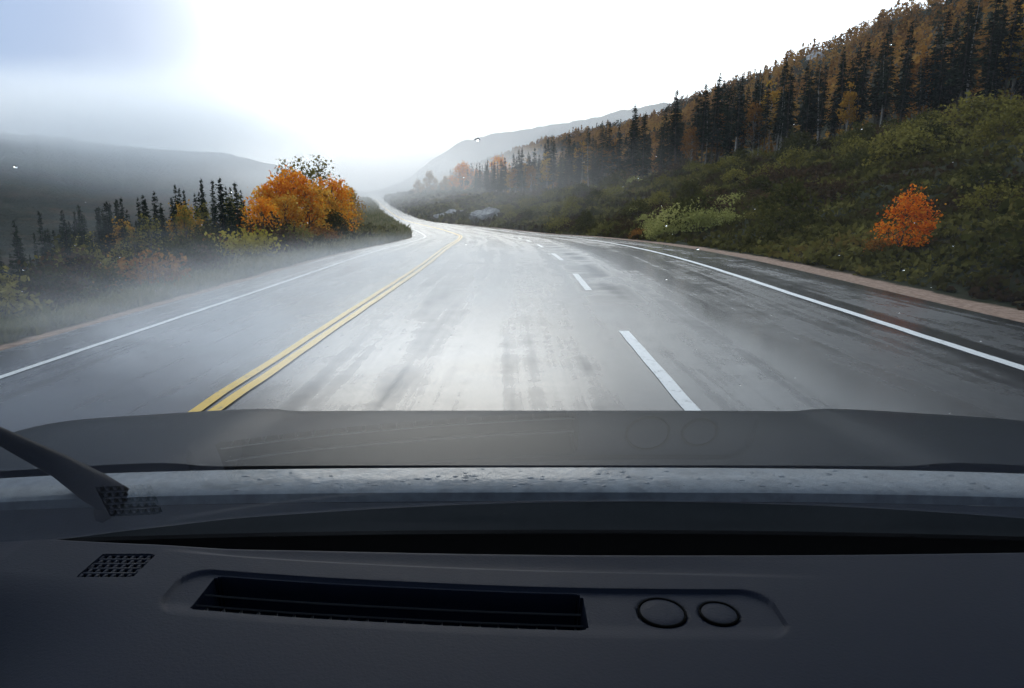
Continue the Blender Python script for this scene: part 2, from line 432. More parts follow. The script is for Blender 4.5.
# ------------------------------------------------------------------ plants
def spruce_mesh(h=12., rad=1.7, bare=.05, whorls=34, sparse=0., seed=0, crook=.1):
    global rng
    old = rng; rng = np.random.default_rng(100 + seed)
    fs = (h / 12) ** .6
    tb = MB()
    zz = np.linspace(-.4, h, 9)
    bend = crook * np.stack([np.sin(zz * .35 + seed), np.cos(zz * .3 + seed * 2), 0 * zz], 1)
    pts = np.stack([0*zz, 0*zz, zz], 1) + bend
    tb.tube(pts, np.linspace(.14, .015, 9) * (h / 12) ** .8, 6)
    # dead snags on the bare part
    for k in range(int(18 * min(1, bare * 2.5))):
        z = rng.uniform(.06, max(.1, bare)) * h; a = rng.uniform(0, 6.28); L = rng.uniform(.3, 1.0) * rad * .6
        p0 = np.array([np.interp(z, zz, pts[:, 0]), np.interp(z, zz, pts[:, 1]), z])
        tb.tube([p0, p0 + L * np.array([math.cos(a), math.sin(a), -.15])], [.02, .008], 3, cap=False)
    Vs, n = [], 0
    Q = []
    for i in range(whorls):
        t = (i + rng.uniform(-.3, .3)) / whorls
        z = h * (bare + (1 - bare) * np.clip(t, 0, .995))
        Rr = rad * (1 - np.clip(t, 0, 1)) ** .8 * rng.uniform(.7, 1.15) + .10
        if t < .15: Rr *= .55 + 3 * t
        if rng.random() < sparse: continue
        nb = rng.integers(6, 10)
        a0 = rng.uniform(0, 6.28)
        for j in range(nb):
            a = a0 + j * 6.283 / nb + rng.normal(0, .25)
            L = Rr * rng.uniform(.5, 1.15); zj = rng.uniform(-.7, .7) * h * (1 - bare) / whorls
            d = np.array([math.cos(a), math.sin(a), 0]); side = np.array([-d[1], d[0], 0])
            droop = rng.uniform(.12, .42) * (1 - .7 * t)
            c0 = np.array([np.interp(z, zz, pts[:, 0]), np.interp(z, zz, pts[:, 1]), z + zj])
            ns = max(2, int(L / (.28 * fs)))
            for q in range(ns):
                f0, f1 = q / ns * .95, min(1.05, (q + 1.35) / ns)
                p0 = c0 + d * L * f0 - np.array([0, 0, droop * L * f0 ** 1.3]); p1 = c0 + d * L * f1 - np.array([0, 0, droop * L * f1 ** 1.3 - .04 * q / ns])
                w = (.34 * fs * (1 - .55 * f0) * rng.uniform(.5, 1.1)) * (.35 + .65 * min(1, Rr / 1.0))
                tw = rng.normal(0, .35); s2 = side * math.cos(tw) + np.array([0, 0, math.sin(tw)])
                mid = (p0 + p1) / 2 - np.array([0, 0, rng.uniform(.02, .12)])
                Q += [p0, mid + s2 * w, p1 + rng.normal(0, .03, 3), mid - s2 * w]
    Q = np.array(Q); F = np.arange(len(Q)).reshape(-1, 4)
    top = pts[-1]
    rng = old
    return tb.mesh('trunk'), mesh_np('crown', Q, F)

def leafy_mesh(h=6., rad=2.0, nclump=26, nleaf=60, leaf=.16, trunk_h=.35, seed=0, shape=1.0, trunk_r=.07, stems=1):
    """deciduous tree or shrub: limbs, each ending in an uneven clump of leaf quads"""
    global rng
    old = rng; rng = np.random.default_rng(500 + seed)
    tb = MB(); C = []
    bases = [np.zeros(3)] if stems == 1 else [np.array([*rng.normal(0, rad * .12, 2), 0]) for _ in range(stems)]
    zt = h * trunk_h
    for b in bases:
        top = b + np.array([*rng.normal(0, .05 * h, 2), h * .9])
        ax = np.linspace(0, 1, 6)[:, None]
        pts = b + (top - b) * ax + np.array([.05 * h, .04 * h, 0]) * np.sin(ax * 5 + seed) * ax * .4
        pts[0, 2] -= .3
        tb.tube(pts, np.linspace(trunk_r, trunk_r * .15, 6) / math.sqrt(stems), 6)
    for k in range(nclump):
        f = (k + .5) / nclump
        z = zt + (h - zt) * f ** .85
        env = math.sin(math.pi * min(1, (.12 + .88 * (z - zt * .7) / (h - zt * .7)) ** shape * .93 + .03)) ** .7
        a = k * 2.4 + rng.normal(0, .4); rr = rad * env * math.sqrt(rng.uniform(.15, 1))
        c = np.array([math.cos(a) * rr, math.sin(a) * rr, z + rng.normal(0, .04 * h)])
        b = bases[rng.integers(len(bases))]
        zb = max(.1 * h, z - rr * .9 - .1 * h)
        p0 = b + np.array([0, 0, min(zb, h * .8)])
        tb.tube([p0, (p0 + c) / 2 + np.array([0, 0, .05 * h]), c], [trunk_r * .35, trunk_r * .22, .006], 4, cap=False)
        m = int(nleaf * rng.uniform(.4, 1.4))
        sg = rad * rng.uniform(.13, .26)
        pts = c + np.clip(rng.normal(size=(m, 3)), -2.0, 2.0) * np.array([sg, sg, sg * .75])
        C.append(pts)
    C = np.concatenate(C); C[:, 2] = np.maximum(C[:, 2], .03)
    Vv, F = leaf_quads(C, leaf * rng.uniform(.6, 1.4, len(C)), aspect=1.35)
    rng = old
    return tb.mesh('trunk'), mesh_np('crown', Vv, F)

class Kind:
    def __init__(s, name, meshes, trunkmat, crownmat, parts=('trunk', 'crown')):
        s.name, s.mt, s.mc, s.parts = name, meshes[0], meshes[1], parts
        s.tm, s.cm = trunkmat, crownmat; s.src = None
        s.mt.materials.append(trunkmat); s.mc.materials.append(crownmat)
    def place(s, X, Y, Z, sc=1., rz=0., label='', cat='tree', group=None, sx=1., tilt=0.):
        if s.src is None:
            o = empty(s.name); tr = bpy.data.objects.new(s.parts[0], s.mt); cr = bpy.data.objects.new(s.parts[1], s.mc)
            for c in (tr, cr): COL.objects.link(c); c.parent = o
            s.src = (o, tr, cr)
        else:
            o = s.src[0].copy(); COL.objects.link(o)
            for k in list(o.keys()): del o[k]
            for c in s.src[1:]:
                d = c.copy(); COL.objects.link(d); d.parent = o
        o.location = (float(X), float(Y), float(Z)); o.rotation_euler = (tilt, tilt * .5, float(rz)); o.scale = (sc * sx, sc * sx, sc)
        tag(o, label, cat, group); return o

K_sp = [Kind('spruce_tree', spruce_mesh(12, 1.75, .30, 32, .05, 1), M_bark, M_needle),
        Kind('spruce_tree', spruce_mesh(12, 1.6, .36, 30, .06, 2), M_bark, M_needle),
        Kind('spruce_tree', spruce_mesh(12, 2.0, .16, 34, .03, 3), M_bark, M_needle),
        Kind('spruce_tree', spruce_mesh(12, 1.4, .42, 26, .14, 4, .25), M_palebark, M_needle2)]
K_young = [Kind('spruce_tree', spruce_mesh(5, .95, .03, 30, .05, 7, .05), M_bark, M_needle),
           Kind('spruce_tree', spruce_mesh(5, .65, .03, 28, .12, 8, .1), M_bark, M_needle2),
           Kind('spruce_tree', spruce_mesh(5, 1.1, .02, 30, .05, 9, .05), M_bark, M_needle)]
K_birch = [Kind('birch_tree', leafy_mesh(9, 1.9, 34, 46, .24, .38, 21, .9, .085), M_palebark, M_rust),
           Kind('birch_tree', leafy_mesh(9, 1.6, 30, 46, .24, .40, 22, .9, .08), M_palebark, M_gold),
           Kind('birch_tree', leafy_mesh(8, 1.7, 22, 26, .22, .35, 23, .9, .08), M_palebark, M_olive)]
M_amber = foliage('amber_leaves', [(0, (.50, .20, .02)), (.5, (.75, .36, .04)), (1, (.70, .50, .10))], .6, objvar=.15)
K_amber = Kind('maple_tree', leafy_mesh(5, 1.9, 38, 48, .17, .14, 35, .8, .08), M_bark, M_amber)
K_maple = [Kind('maple_tree', leafy_mesh(5, 1.9, 38, 48, .17, .16, 31, .8, .08), M_bark, M_orange),
           Kind('maple_tree', leafy_mesh(5, 1.7, 36, 60, .17, .2, 32, .8, .08), M_bark, M_gold),
           Kind('maple_tree', leafy_mesh(5, 1.5, 22, 26, .15, .25, 33, .8, .07), M_bark, M_olive)]
def shrub(h, r, nc, nl, lf, seed, mat):
    return Kind('shrub', leafy_mesh(h, r, nc, nl, lf, .08, seed, .8, .03, 4), M_bark, mat, ('stems', 'foliage'))
K_shrub = {'dark green leafy': [shrub(1.4, 1.0, 26, 46, .105, 41, M_dgreen), shrub(1.2, 1.2, 26, 46, .105, 42, M_dgreen)],
           'olive green': [shrub(1.3, 1.0, 26, 44, .10, 43, M_olive), shrub(1.1, 1.15, 24, 44, .10, 44, M_olive)],
           'brown half bare': [shrub(1.2, 1.0, 22, 30, .085, 45, M_brown), shrub(1.0, 1.1, 22, 30, .085, 46, M_brown)]}
K_limeS = shrub(.9, 1.5, 30, 70, .09, 47, M_lime)
K_yelS = shrub(1.2, 1.5, 28, 50, .13, 48, M_yelleaf)
M_flame = foliage('flame_leaves', [(0, (.40, .075, .010)), (.4, (.70, .17, .014)), (.8, (.85, .29, .02)), (1, (.60, .36, .05))], .5, objvar=.1)
K_orS = Kind('shrub', leafy_mesh(2.0, .92, 24, 95, .075, .10, 61, .75, .03, 5), M_bark, M_flame, ('stems', 'foliage'))
K_rusS = shrub(1.1, 1.3, 26, 44, .11, 50, M_rust)

# --- right side: wall of spruces above the bank
G_row = 'spruces in the wall of trees above the bank'
n_row = 0
Yrow = [8, 14]
yy = 18.0
lab_row = {0: 'dark spruce with a bare lower trunk in the wall of trees above the bank',
           1: 'slim dark spruce on a long bare trunk above the bank',
           2: 'broad dark spruce clothed nearly to the ground above the bank',
           3: 'thin grey green spruce with a gappy crown among the trees above the bank'}
lab_b = {0: 'rust brown birch standing among the dark spruces above the bank',
         1: 'golden birch on a pale trunk among the dark spruces above the bank',
         2: 'thin olive birch losing its leaves among the dark spruces above the bank'}
pos = []
yy = 20.0
while yy < 330:
    dens = (1.5 if yy < 95 else 1.9) if yy < 150 else 3.2
    for row in range(4 if yy < 110 else 2):
        Yt = yy + rng.uniform(-1, 1); r = r_t(Yt) + row * 3.0 + rng.uniform(-1.2, 1.2)
        if rng.random() < .04 + (.2 if yy > 200 else 0): continue
        pos.append((Yt, r, row))
    yy += dens * (1.25 if yy < 60 else 1.0)
for Yt, r, row in pos:
    X, Z = right_pos(r, Yt)
    if X / Yt > .95: continue
    sc = rng.uniform(.62, 1.08)
    if row == 0 and rng.random() < .3: sc *= .7
    pb = (.13 if row < 3 else .2) if Yt > 92 else .05
    if rng.random() < pb and Yt > 40:
        k = rng.choice([0, 1, 2], p=[.5, .3, .2])
        K_birch[k].place(X, Yt, Z - .1, sc * .98, rng.uniform(0, 6.28), lab_b[k], 'tree', 'birches among the spruces above the bank')
    else:
        k = rng.choice([0, 1, 2, 3], p=[.36, .28, .2, .16])
        K_sp[k].place(X, Yt, Z - .1, sc, rng.uniform(0, 6.28), lab_row[k], 'tree', G_row, tilt=rng.normal(0, .015))
        n_row += 1

# a bare pale leaning trunk, and tall singles
def at_px(kind, px, py, top_px=None, base_h=1., **kw):
    p = hit(px, py); d = p[1]
    s = kw.pop('sc', None)
    if top_px is not None:
        s = (abs(py - top_px) / FPX * d * 1.0) / base_h
    return kind.place(p[0], p[1], p[2] - .05, s, kw.pop('rz', rng.uniform(0, 6.28)), **kw)

# --- shrubs on the right bank
K_names = list(K_shrub)
g_s = 'shrubs covering the bank beside the highway'
cnt = 0
for i in range(560):
    Yt = 6 + 160 * rng.random() ** 1.35; r = rng.uniform(1.8, float(r_t(Yt)) - .5)
    X, Z = right_pos(r, Yt)
    if X / Yt > .98 or X / Yt < -.2: continue
    if cnt >= 182: break
    zn = math.sin(X * .16 + Yt * .07) + .6 * math.sin(Yt * .13 - X * .09) + rng.normal(0, .6)
    kn = 'olive green' if zn > .2 else ('dark green leafy' if zn > -.7 else 'brown half bare')
    kd = K_shrub[kn][rng.integers(2)]
    s = rng.uniform(.7, 1.4) * (.85 + .55 * r / float(r_t(Yt)))
    kd.place(X, Yt, Z - .08, s, rng.uniform(0, 6.28), kn + ' shrub on the overgrown bank between the highway and the spruces', 'shrub', g_s, sx=rng.uniform(.9, 1.3))
    cnt += 1
# taller olive shrubs along the brow of the bank
for i in range(32):
    Yt = 24 + i * 3.6 + rng.uniform(-1, 1); r = float(r_t(Yt)) - rng.uniform(1.5, 4.5); X, Z = right_pos(r, Yt)
    if X / Yt > .95: continue
    kd = K_shrub['olive green'][i % 2] if rng.random() < .7 else K_limeS
    kd.place(X, Yt, Z - .1, rng.uniform(.9, 1.5), rng.uniform(0, 6.28),
             ('olive green shrub' if kd is not K_limeS else 'low lime green shrub') + ' on the brow of the bank at the foot of the spruces', 'shrub', 'shrubs along the brow of the bank')
at_px(K_orS, 903, 250, 197, 1.95, label='vivid orange shrub glowing alone on the dark bank', cat='shrub')
at_px(K_rusS, 880, 252, None, sc=.3, label='small amber shrub at the foot of the vivid orange one', cat='shrub')
for px, py, s in ((672, 233, .9), (700, 230, 1.0), (716, 214, .9), (690, 219, 1.0), (655, 228, .6), (728, 208, .8), (682, 226, 1.1), (664, 238, .7), (708, 222, 1.1), (738, 203, .7), (648, 222, .6), (636, 214, .6), (720, 226, .7)):
    at_px(K_limeS, px, py, sc=s, label='pale lime green grassy clump low on the bank close to the highway', cat='shrub', group='lime green clumps low on the bank')
for px, py, s in ((492, 194, 2.0), (506, 193, 1.5), (520, 196, 1.2)):
    at_px(K_yelS, px, py, sc=s, label='bright yellow shrub at the far foot of the spruces', cat='shrub', group='bright yellow shrubs at the far foot of the spruces')
for px, py, s in ((452, 200, 1.6), (466, 199, 1.4), (616, 187, 1.2)):
    at_px(K_rusS, px, py, sc=s, label='russet shrub where the far bank meets the trees', cat='shrub', group='russet shrubs at the far bank')
at_px(K_rusS, 640, 238, sc=.45, label='small russet shrub at the gravel edge just before the lime green clumps', cat='shrub')

# --- far orange trees at the end of the wall of trees
for px, py, tp, k in ((430, 196, 174, 1), (446, 195, 178, 1), (462, 195, 166, 0), (478, 193, 172, 0), (418, 198, 182, 1), (500, 190, 160, 0)):
    at_px(K_maple[k], px, py, tp, 5, label=('orange' if k == 0 else 'golden') + ' leaved tree at the far end of the spruces in the haze', cat='tree', group='coloured trees at the far end of the spruces')

# --- left side
for px, py, tp in ((272, 247, 190), (309, 243, 186), (327, 240, 190), (343, 236, 190), (288, 246, 196)):
    at_px(K_amber, px, py, tp, 5.2, label='amber tree with paler leaves low in the clump beside the far bend', cat='tree', group='amber trees in the clump beside the bend')
for px, py, tp, k, s in ((279, 246, 181, 0, 1), (297, 243, 173, 0, 1), (319, 240, 188, 1, 1), (334, 237, 180, 0, 1), (264, 248, 198, 0, 1), (350, 232, 190, 1, 1)):
    d = hit(px, py)
    at_px(K_maple[k], px, py, tp, 5.2, label=('blazing orange tree' if k == 0 else 'golden tree') + ' in the clump beside the far bend', cat='tree', group='orange trees in the clump beside the bend')
for px, py, tp in ((308, 236, 168), (322, 234, 166), (290, 236, 170)):
    at_px(K_maple[2], px, py, tp, 5, label='thin olive tree poking out above the orange clump', cat='tree', group='thin olive trees behind the orange clump')
at_px(K_young[0], 227, 258, 178, 5, label='tall dark spruce standing above the left thicket, taller of a pair', cat='tree')
at_px(K_young[1], 241, 256, 182, 5, label='slim dark spruce beside the tallest one in the left thicket', cat='tree')
at_px(K_young[2], 345, 237, 205, 5, label='small dark spruce at the foot of the orange clump', cat='tree')
at_px(K_shrub['dark green leafy'][0], 333, 242, sc=1.2, label='dark green shrub at the foot of the orange clump', cat='shrub')
for px, py, s in ((300, 249, .8), (322, 246, .8), (285, 251, .6)):
    at_px(K_rusS, px, py, sc=s, label='low russet shrub under the orange trees at the bend', cat='shrub', group='russet shrubs under the orange trees')
at_px(K_yelS, 252, 262, sc=.8, label='yellow green shrub on the verge before the orange clump', cat='shrub')
at_px(K_shrub['brown half bare'][0], 272, 258, sc=1.2, label='rounded grey brown shrub on the verge before the orange clump', cat='shrub')
cnt = 0
for i in range(210):
    Yt = 11 + 42 * rng.random() ** 1.0; r = rng.uniform(3.6, 5 + .42 * Yt); X, Z = left_pos(r, Yt)
    if X / Yt < -.86 or X / Yt > -.39: continue
    kx = -X / Yt; e = .03 - .226 * (kx - .43) if kx > .43 else .018
    k = rng.integers(3); hh = np.clip(CAMZ + e * Yt - Z + rng.choice([-1.5, -.8, -.1, .5]) * rng.uniform(.5, 1.3) * min(1, Yt / 20), 1.2, 8.5)
    K_young[k].place(X, Yt, Z - .1, hh / 5, rng.uniform(0, 6.28), ['bushy young dark spruce', 'thin young grey green spruce', 'wide young dark spruce'][k] + ' crowded in the thicket on the falling slope', 'tree', 'young spruces in the roadside thicket', sx=rng.uniform(.6, .9))
for i in range(78):
    Yt = 5 + 42 * rng.random() ** 1.3; r = rng.uniform(1.5, 7.5) + max(0, Yt - 24) * .12; X, Z = left_pos(r, Yt)
    if X / Yt < -1.0: continue
    kn = K_names[rng.choice([0, 1, 2], p=[.42, .24, .34])]
    K_shrub[kn][rng.integers(2)].place(X, Yt, Z - .1, rng.uniform(.5, .95) * (.7 + r / 14), rng.uniform(0, 6.28), kn + ' shrub in the thicket beside the oncoming lane', 'shrub', 'shrubs in the roadside thicket')
for px, py, s in ((150, 292, .7), (215, 262, .8)):
    at_px(K_rusS, px, py, sc=s, label='russet shrub glowing among the dark spruces of the thicket', cat='shrub', group='russet shrubs in the roadside thicket')
for px, py, tp in ((128, 270, 224), (190, 258, 208)):
    at_px(K_maple[1], px, py, tp, 5, label='golden tree half hidden among the young spruces of the thicket', cat='tree', group='golden trees among the young spruces')

for i in range(22):
    Yt = rng.uniform(14, 44); r = rng.uniform(3.5, 9); X, Z = left_pos(r, Yt); kx = -X / Yt
    if kx > .84 or kx < .40: continue
    hh = np.clip(CAMZ + (.03 - .226 * (kx - .43)) * Yt - Z - rng.uniform(.5, 1.6), 1.2, 5); k = rng.choice([1, 2], p=[.35, .65])
    K_maple[k].place(X, Yt, Z - .1, hh / 5, rng.uniform(0, 6.28), ['', 'small golden tree', 'small olive tree thin of leaf'][k] + ' mixed in with the young spruces of the thicket', 'tree', 'small leafy trees in the roadside thicket')
# --- rocks
def rock(px, py, sx, sy, sz, label, seed):
    r2 = np.random.default_rng(seed); p = hit(px, py)
    n, m = 22, 34; th = np.linspace(0, math.pi, n); ph = np.linspace(0, 2 * math.pi, m, endpoint=False)
    V = np.stack([np.outer(np.sin(th), np.cos(ph)), np.outer(np.sin(th), np.sin(ph)), np.outer(np.cos(th), np.ones(m))], -1).reshape(-1, 3)
    D = unit(r2.normal(size=(16, 3))); cut = r2.uniform(.34, .8, 16)
    for d, c in zip(D, cut):
        k = V @ d; V = V - np.maximum(0, k - c)[:, None] * d
    V = V * (1 + .09 * np.sin(V @ r2.normal(0, 7, 3))[:, None] + .05 * np.sin(V @ r2.normal(0, 15, 3))[:, None] + .02 * r2.normal(size=(len(V), 1)))
    F = [(i * m + j, (i + 1) * m + j, (i + 1) * m + (j + 1) % m, i * m + (j + 1) % m) for i in range(n - 1) for j in range(m)]
    o = link('rock', mesh_np('rock', V * np.array([sx, sy, sz]), F), M_rock); o.location = p + np.array([0, .3, sz * .12]); o.rotation_euler = (0, 0, r2.uniform(0, 6))
    tag(o, label, 'rock')
rock(489, 221, 5.0, 3.0, 3.2, 'large pale grey boulder at the foot of the bank on the bend', 3)
rock(449, 219, 5.5, 2.4, 1.9, 'low pale ledge of rock beyond the large boulder on the bend', 5)
rock(815, 62, 6, 5, 5, 'bare pale outcrop high on the wooded hillside', 8)

# --- undergrowth, grass, far wood (uncountable)
def tufts(name, P, size, nq, mat, label, up, aspect=2.2):
    C = np.repeat(P, nq, 0); sz = np.repeat(size, nq)
    C = C + rng.normal(size=C.shape) * np.array([.55, .55, .28]) * sz[:, None] * 1.1; C[:, 2] += sz * .35
    V, F = leaf_quads(C, sz * rng.uniform(.4, 1.1, len(C)), up=np.array([0, 0, up]), aspect=aspect)
    return tag(link(name, mesh_np(name, V, F), mat), label, name.replace('_', ' '), kind='stuff')
n = 88000
Yt = 2.5 + 340 * rng.random(n) ** 2.5; Yt[:14000] = 5 + 20 * rng.random(14000); r = 1.0 + (r_t(Yt) + 14) * rng.random(n) ** 1.05
X = cc(Yt) + u_rp(Yt) + r; ok = (X / Yt < 1.02) & (X / Yt > -.25); X, Yt = X[ok], Yt[ok]
tufts('undergrowth', np.stack([X, Yt, G(X, Yt)], 1), (.055 + .0040 * Yt) * rng.uniform(.6, 1.6, len(X)), 5, M_under, 'tangled autumn undergrowth matting the whole bank', .6, 1.7)
n = 28000
Yt = 4 + 300 * rng.random(n) ** 2.4; r = .5 + np.where(Yt > 26, 5.0, 1.6 + np.clip(Yt - 10, 0, 16) * .2) * rng.random(n) ** 1.3
X = cc(Yt) + u_lp(Yt) - r
tufts('verge_grass', np.stack([X, Yt, G(X, Yt)], 1), (.04 + .003 * Yt) * rng.uniform(.6, 1.4, n), 5, M_verge, 'pale rough grass on the verge beside the oncoming lane', 1.5, 5)
n = 16000
Yt = 4 + 70 * rng.random(n) ** 1.4; r = 1.6 + 19 * rng.random(n) ** 1.2
X = cc(Yt) + u_lp(Yt) - r; ok = X / Yt > -1.05; X, Yt = X[ok], Yt[ok]
tufts('undergrowth', np.stack([X, Yt, G(X, Yt)], 1), (.09 + .006 * Yt) * rng.uniform(.6, 1.4, len(X)), 6, M_under, 'dark undergrowth on the slope falling away beside the thicket', .6, 1.7)

# far wood on the hill: each crown a small rough cone or ball of leaf clumps, read as one mass
n = 7200
Yt = 30 + 620 * rng.random(n) ** .9
q = rng.random(n) ** .85; rg = interp_s(Yt, gY, gR); r = r_t(Yt) + 10 + (rg - r_t(Yt) + 16) * q
X = cc(Yt) + u_rp(Yt) + r; ok = (X / Yt < .95); X, Yt = X[ok], Yt[ok]; Z = G(X, Yt)
hgt = rng.uniform(2.4, 5.6, len(X)); con = rng.random(len(X)) < .22
nq = 52
C = np.repeat(np.stack([X, Yt, Z], 1), nq, 0); H = np.repeat(hgt, nq); cn = np.repeat(con, nq)
t = rng.random(len(C)); a = rng.random(len(C)) * 6.28
rad = np.where(cn, .2 * H * (1 - t) + .1, .36 * H * np.sin(np.pi * np.clip(t * .9 + .08, 0, 1)) ** .6) * np.sqrt(rng.random(len(C)))
C = C + np.stack([rad * np.cos(a), rad * np.sin(a), t * H * np.where(cn, 1.15, .85)], 1)
V, F = leaf_quads(C, .145 * H * rng.uniform(.5, 1.1, len(C)), aspect=1.4)
tag(link('woods', mesh_np('woods', V, F), M_wood), 'rust and dark green woods covering the hillside behind the spruces', 'woods', kind='stuff')

# ------------------------------------------------------------------ the car we look out of
TH = R(34)
SC = .6
Pc = np.array([.83, -.558]); nrm = np.array([math.sin(TH), math.cos(TH)])
tt = math.tan(R(19.85)); kk = (.558 - .83 * tt) / (nrm[1] + nrm[0] * tt)
Mp = (Pc + nrm * kk / 2) * SC
DZ = CAMZ - .558 * SC                       # dash top height
def glass_z(y): return CAMZ + Mp[1] - math.tan(TH) * (y - Mp[0])
Y_contact = Mp[0] + (Mp[1] + .558 * SC) / math.tan(TH)

M_dash = principled('charcoal_dash_plastic', (.0026, .0048, .0118), .62, .10, var=.06, vscale=300, bump=(420, .5, .0007))
M_dark = principled('black_plastic', (.004, .004, .005), .6, .1, var=.1, vscale=200)
M_void = principled('black_duct', (.003, .003, .003), .95, .02, var=.1)
M_seal = principled('black_rubber', (.010, .010, .011), .7, .3, var=.1, vscale=100)
M_hood = principled('dark_car_paint', (.010, .014, .018), .34, .09, .0, var=.06, vscale=30)
M_cowl = principled('dark_cowl_plastic', (.030, .036, .042), .6, .3, var=.1, vscale=60)
M_wetcowl = principled('wet_trim_plastic', (.15, .175, .20), .27, .5, var=.3, vscale=40, bump=(60, .5, .004), coat=.4)
M_lining = principled('grey_headliner', (.10, .10, .105), .9, .2, var=.08, vscale=200)
def mat_glass_in():
    m, nt, out = newmat('windscreen_inner'); g = NT(nt)
    geo = g.n('ShaderNodeNewGeometry')
    dt = g.n('ShaderNodeVectorMath', operation='DOT_PRODUCT'); g.link(geo.outputs['Incoming'], dt.inputs[0]); g.link(geo.outputs['Normal'], dt.inputs[1])
    c = g.math('ABSOLUTE', dt.outputs['Value'])
    r1 = g.math('ADD', .04, g.math('MULTIPLY', .96, g.math('POWER', g.math('SUBTRACT', 1, c), 5)))
    r2 = g.math('DIVIDE', g.math('MULTIPLY', r1, 2), g.math('ADD', r1, 1))   # both faces of a thin pane
    t = g.n('ShaderNodeBsdfTransparent'); g.set(t, 'Color', (.97, .985, .98, 1))
    gl = g.n('ShaderNodeBsdfGlossy'); g.set(gl, 'Roughness', .012); g.set(gl, 'Color', (.95, .97, 1, 1))
    mx = g.n('ShaderNodeMixShader'); g.set(mx, 0, r2); g.link(t.outputs[0], mx.inputs[1]); g.link(gl.outputs[0], mx.inputs[2])
    # thin film of mist and road grime on the pane
    film = g.noise(g.obj(), 2.2, 4, .6, .5)
    df = g.n('ShaderNodeBsdfTranslucent'); g.set(df, 'Color', (.8, .85, .9, 1))
    # condensation veil low on the pane, left of middle, added to lighten the road
    def on_glass(px, py):
        d_ = ray(px, py); return d_ * ((Mp[0] * math.tan(TH) + Mp[1]) / (d_[2] + math.tan(TH) * d_[1]))
    pc = on_glass(300, 338); pl_ = on_glass(-20, 338); pt = on_glass(300, 225)
    q = g.mapping(g.obj(), (1 / abs(pl_[0] - pc[0]), 1 / abs(pt[1] - pc[1]), 0), (-pc[0] / abs(pl_[0] - pc[0]), -pc[1] / abs(pt[1] - pc[1]), 0))
    ln = g.n('ShaderNodeVectorMath', operation='LENGTH'); g.link(q, ln.inputs[0])
    veil = g.smooth(g.math('ADD', ln.outputs['Value'], g.math('MULTIPLY', g.math('SUBTRACT', g.noise(q, 1.8, 3, .6, .4), .5), .9)), .1, 1.15, .20, 0.0)
    mx2 = g.n('ShaderNodeMixShader'); g.set(mx2, 0, g.math('ADD', veil, g.smooth(film, .4, .75, .0, .006)))
    g.link(mx.outputs[0], mx2.inputs[1]); g.link(df.outputs[0], mx2.inputs[2])
    g.link(mx2.outputs[0], out.inputs[0]); return m
def mat_glass_out():
    m, nt, out = newmat('windscreen_outer'); g = NT(nt)
    t = g.n('ShaderNodeBsdfTransparent'); g.set(t, 'Color', (.98, .99, .985, 1)); g.link(t.outputs[0], out.inputs[0]); return m
def mat_drop():
    m, nt, out = newmat('rain_water'); g = NT(nt)
    t = g.n('ShaderNodeBsdfGlass'); g.set(t, 'IOR', 1.33); g.set(t, 'Roughness', 0.0); g.link(t.outputs[0], out.inputs[0]); return m

car = empty('car', (0, 0, 0))
tag(car, 'charcoal dashboard, rain spotted windscreen and grey bonnet of the car being driven', 'car')
XC = .06                                     # car centre line relative to the lens

# dashboard: one height field with a sunk vent, a sunk panel, button recesses and a crease
warp_px = [(-40, 566), (90, 578), (195, 588), (300, 596), (400, 601.5), (500, 606), (585, 608.5), (730, 610), (850, 610), (1060, 606)]
W = np.array([on_z(a, b, DZ)[:2] for a, b in warp_px])
def gy(x): return interp_s(np.clip(x, W[0, 0], W[-1, 0]), W[:, 0], W[:, 1])
hw = (on_z(400, 583, DZ)[1] - on_z(400, 620, DZ)[1]) / 2
xs0, xs1 = on_z(203, 590, DZ)[0], on_z(583, 608, DZ)[0]
xp0, xp1 = on_z(168, 592, DZ)[0], on_z(775, 605, DZ)[0]
b1 = on_z(662, 609, DZ); b2 = on_z(719, 610, DZ)
rb1 = (on_z(685, 609, DZ)[0] - on_z(639, 609, DZ)[0]) / 2; rb2 = (on_z(737.5, 610, DZ)[0] - on_z(700.5, 610, DZ)[0]) / 2
Yback = on_z(512, 549, DZ)[1]
cr_px = [(150, 545), (300, 556), (500, 565), (700, 570), (860, 575)]
CR = np.array([on_z(a, b, DZ)[:2] for a, b in cr_px])
sgx0, sgx1 = on_z(91, 565, DZ)[0], on_z(143, 565, DZ)[0]; sgy0, sgy1 = on_z(115, 577, DZ)[1], on_z(115, 554, DZ)[1]
xg = np.linspace(-.74, .86, 641)
BK = np.array([on_z(a, b, DZ)[:2] for a, b in [(-60, 525), (0, 531), (100, 537), (300, 544), (512, 549), (800, 550), (1060, 547)]])
yback = interp_s(xg, BK[:, 0], BK[:, 1]); gyx = gy(xg)
rowsY = []
for q in np.linspace(0, 1, 30)[:-1]: rowsY.append(.10 + (gyx - hw - .02 - .10) * q)
for v in np.arange(-hw - .02, hw + .012, .001): rowsY.append(gyx + v)
for q in np.linspace(0, 1, 60)[1:]: rowsY.append((gyx + hw + .012) * (1 - q) + yback * q)
Yg = np.array(rowsY); Xg = np.broadcast_to(xg, Yg.shape).copy(); yg = np.arange(len(Yg)); YBk = np.broadcast_to(yback, Yg.shape)
def sst(x, a, b): t = np.clip((x - a) / (b - a), 0, 1); return t * t * (3 - 2 * t)
vv = Yg - gy(Xg)
def rrect(x, v, x0, x1, v0, v1, rad):
    dx = np.abs(x - (x0 + x1) / 2) - (x1 - x0) / 2 + rad; dv = np.abs(v - (v0 + v1) / 2) - (v1 - v0) / 2 + rad
    return np.hypot(np.maximum(dx, 0), np.maximum(dv, 0)) + np.minimum(np.maximum(dx, dv), 0) - rad
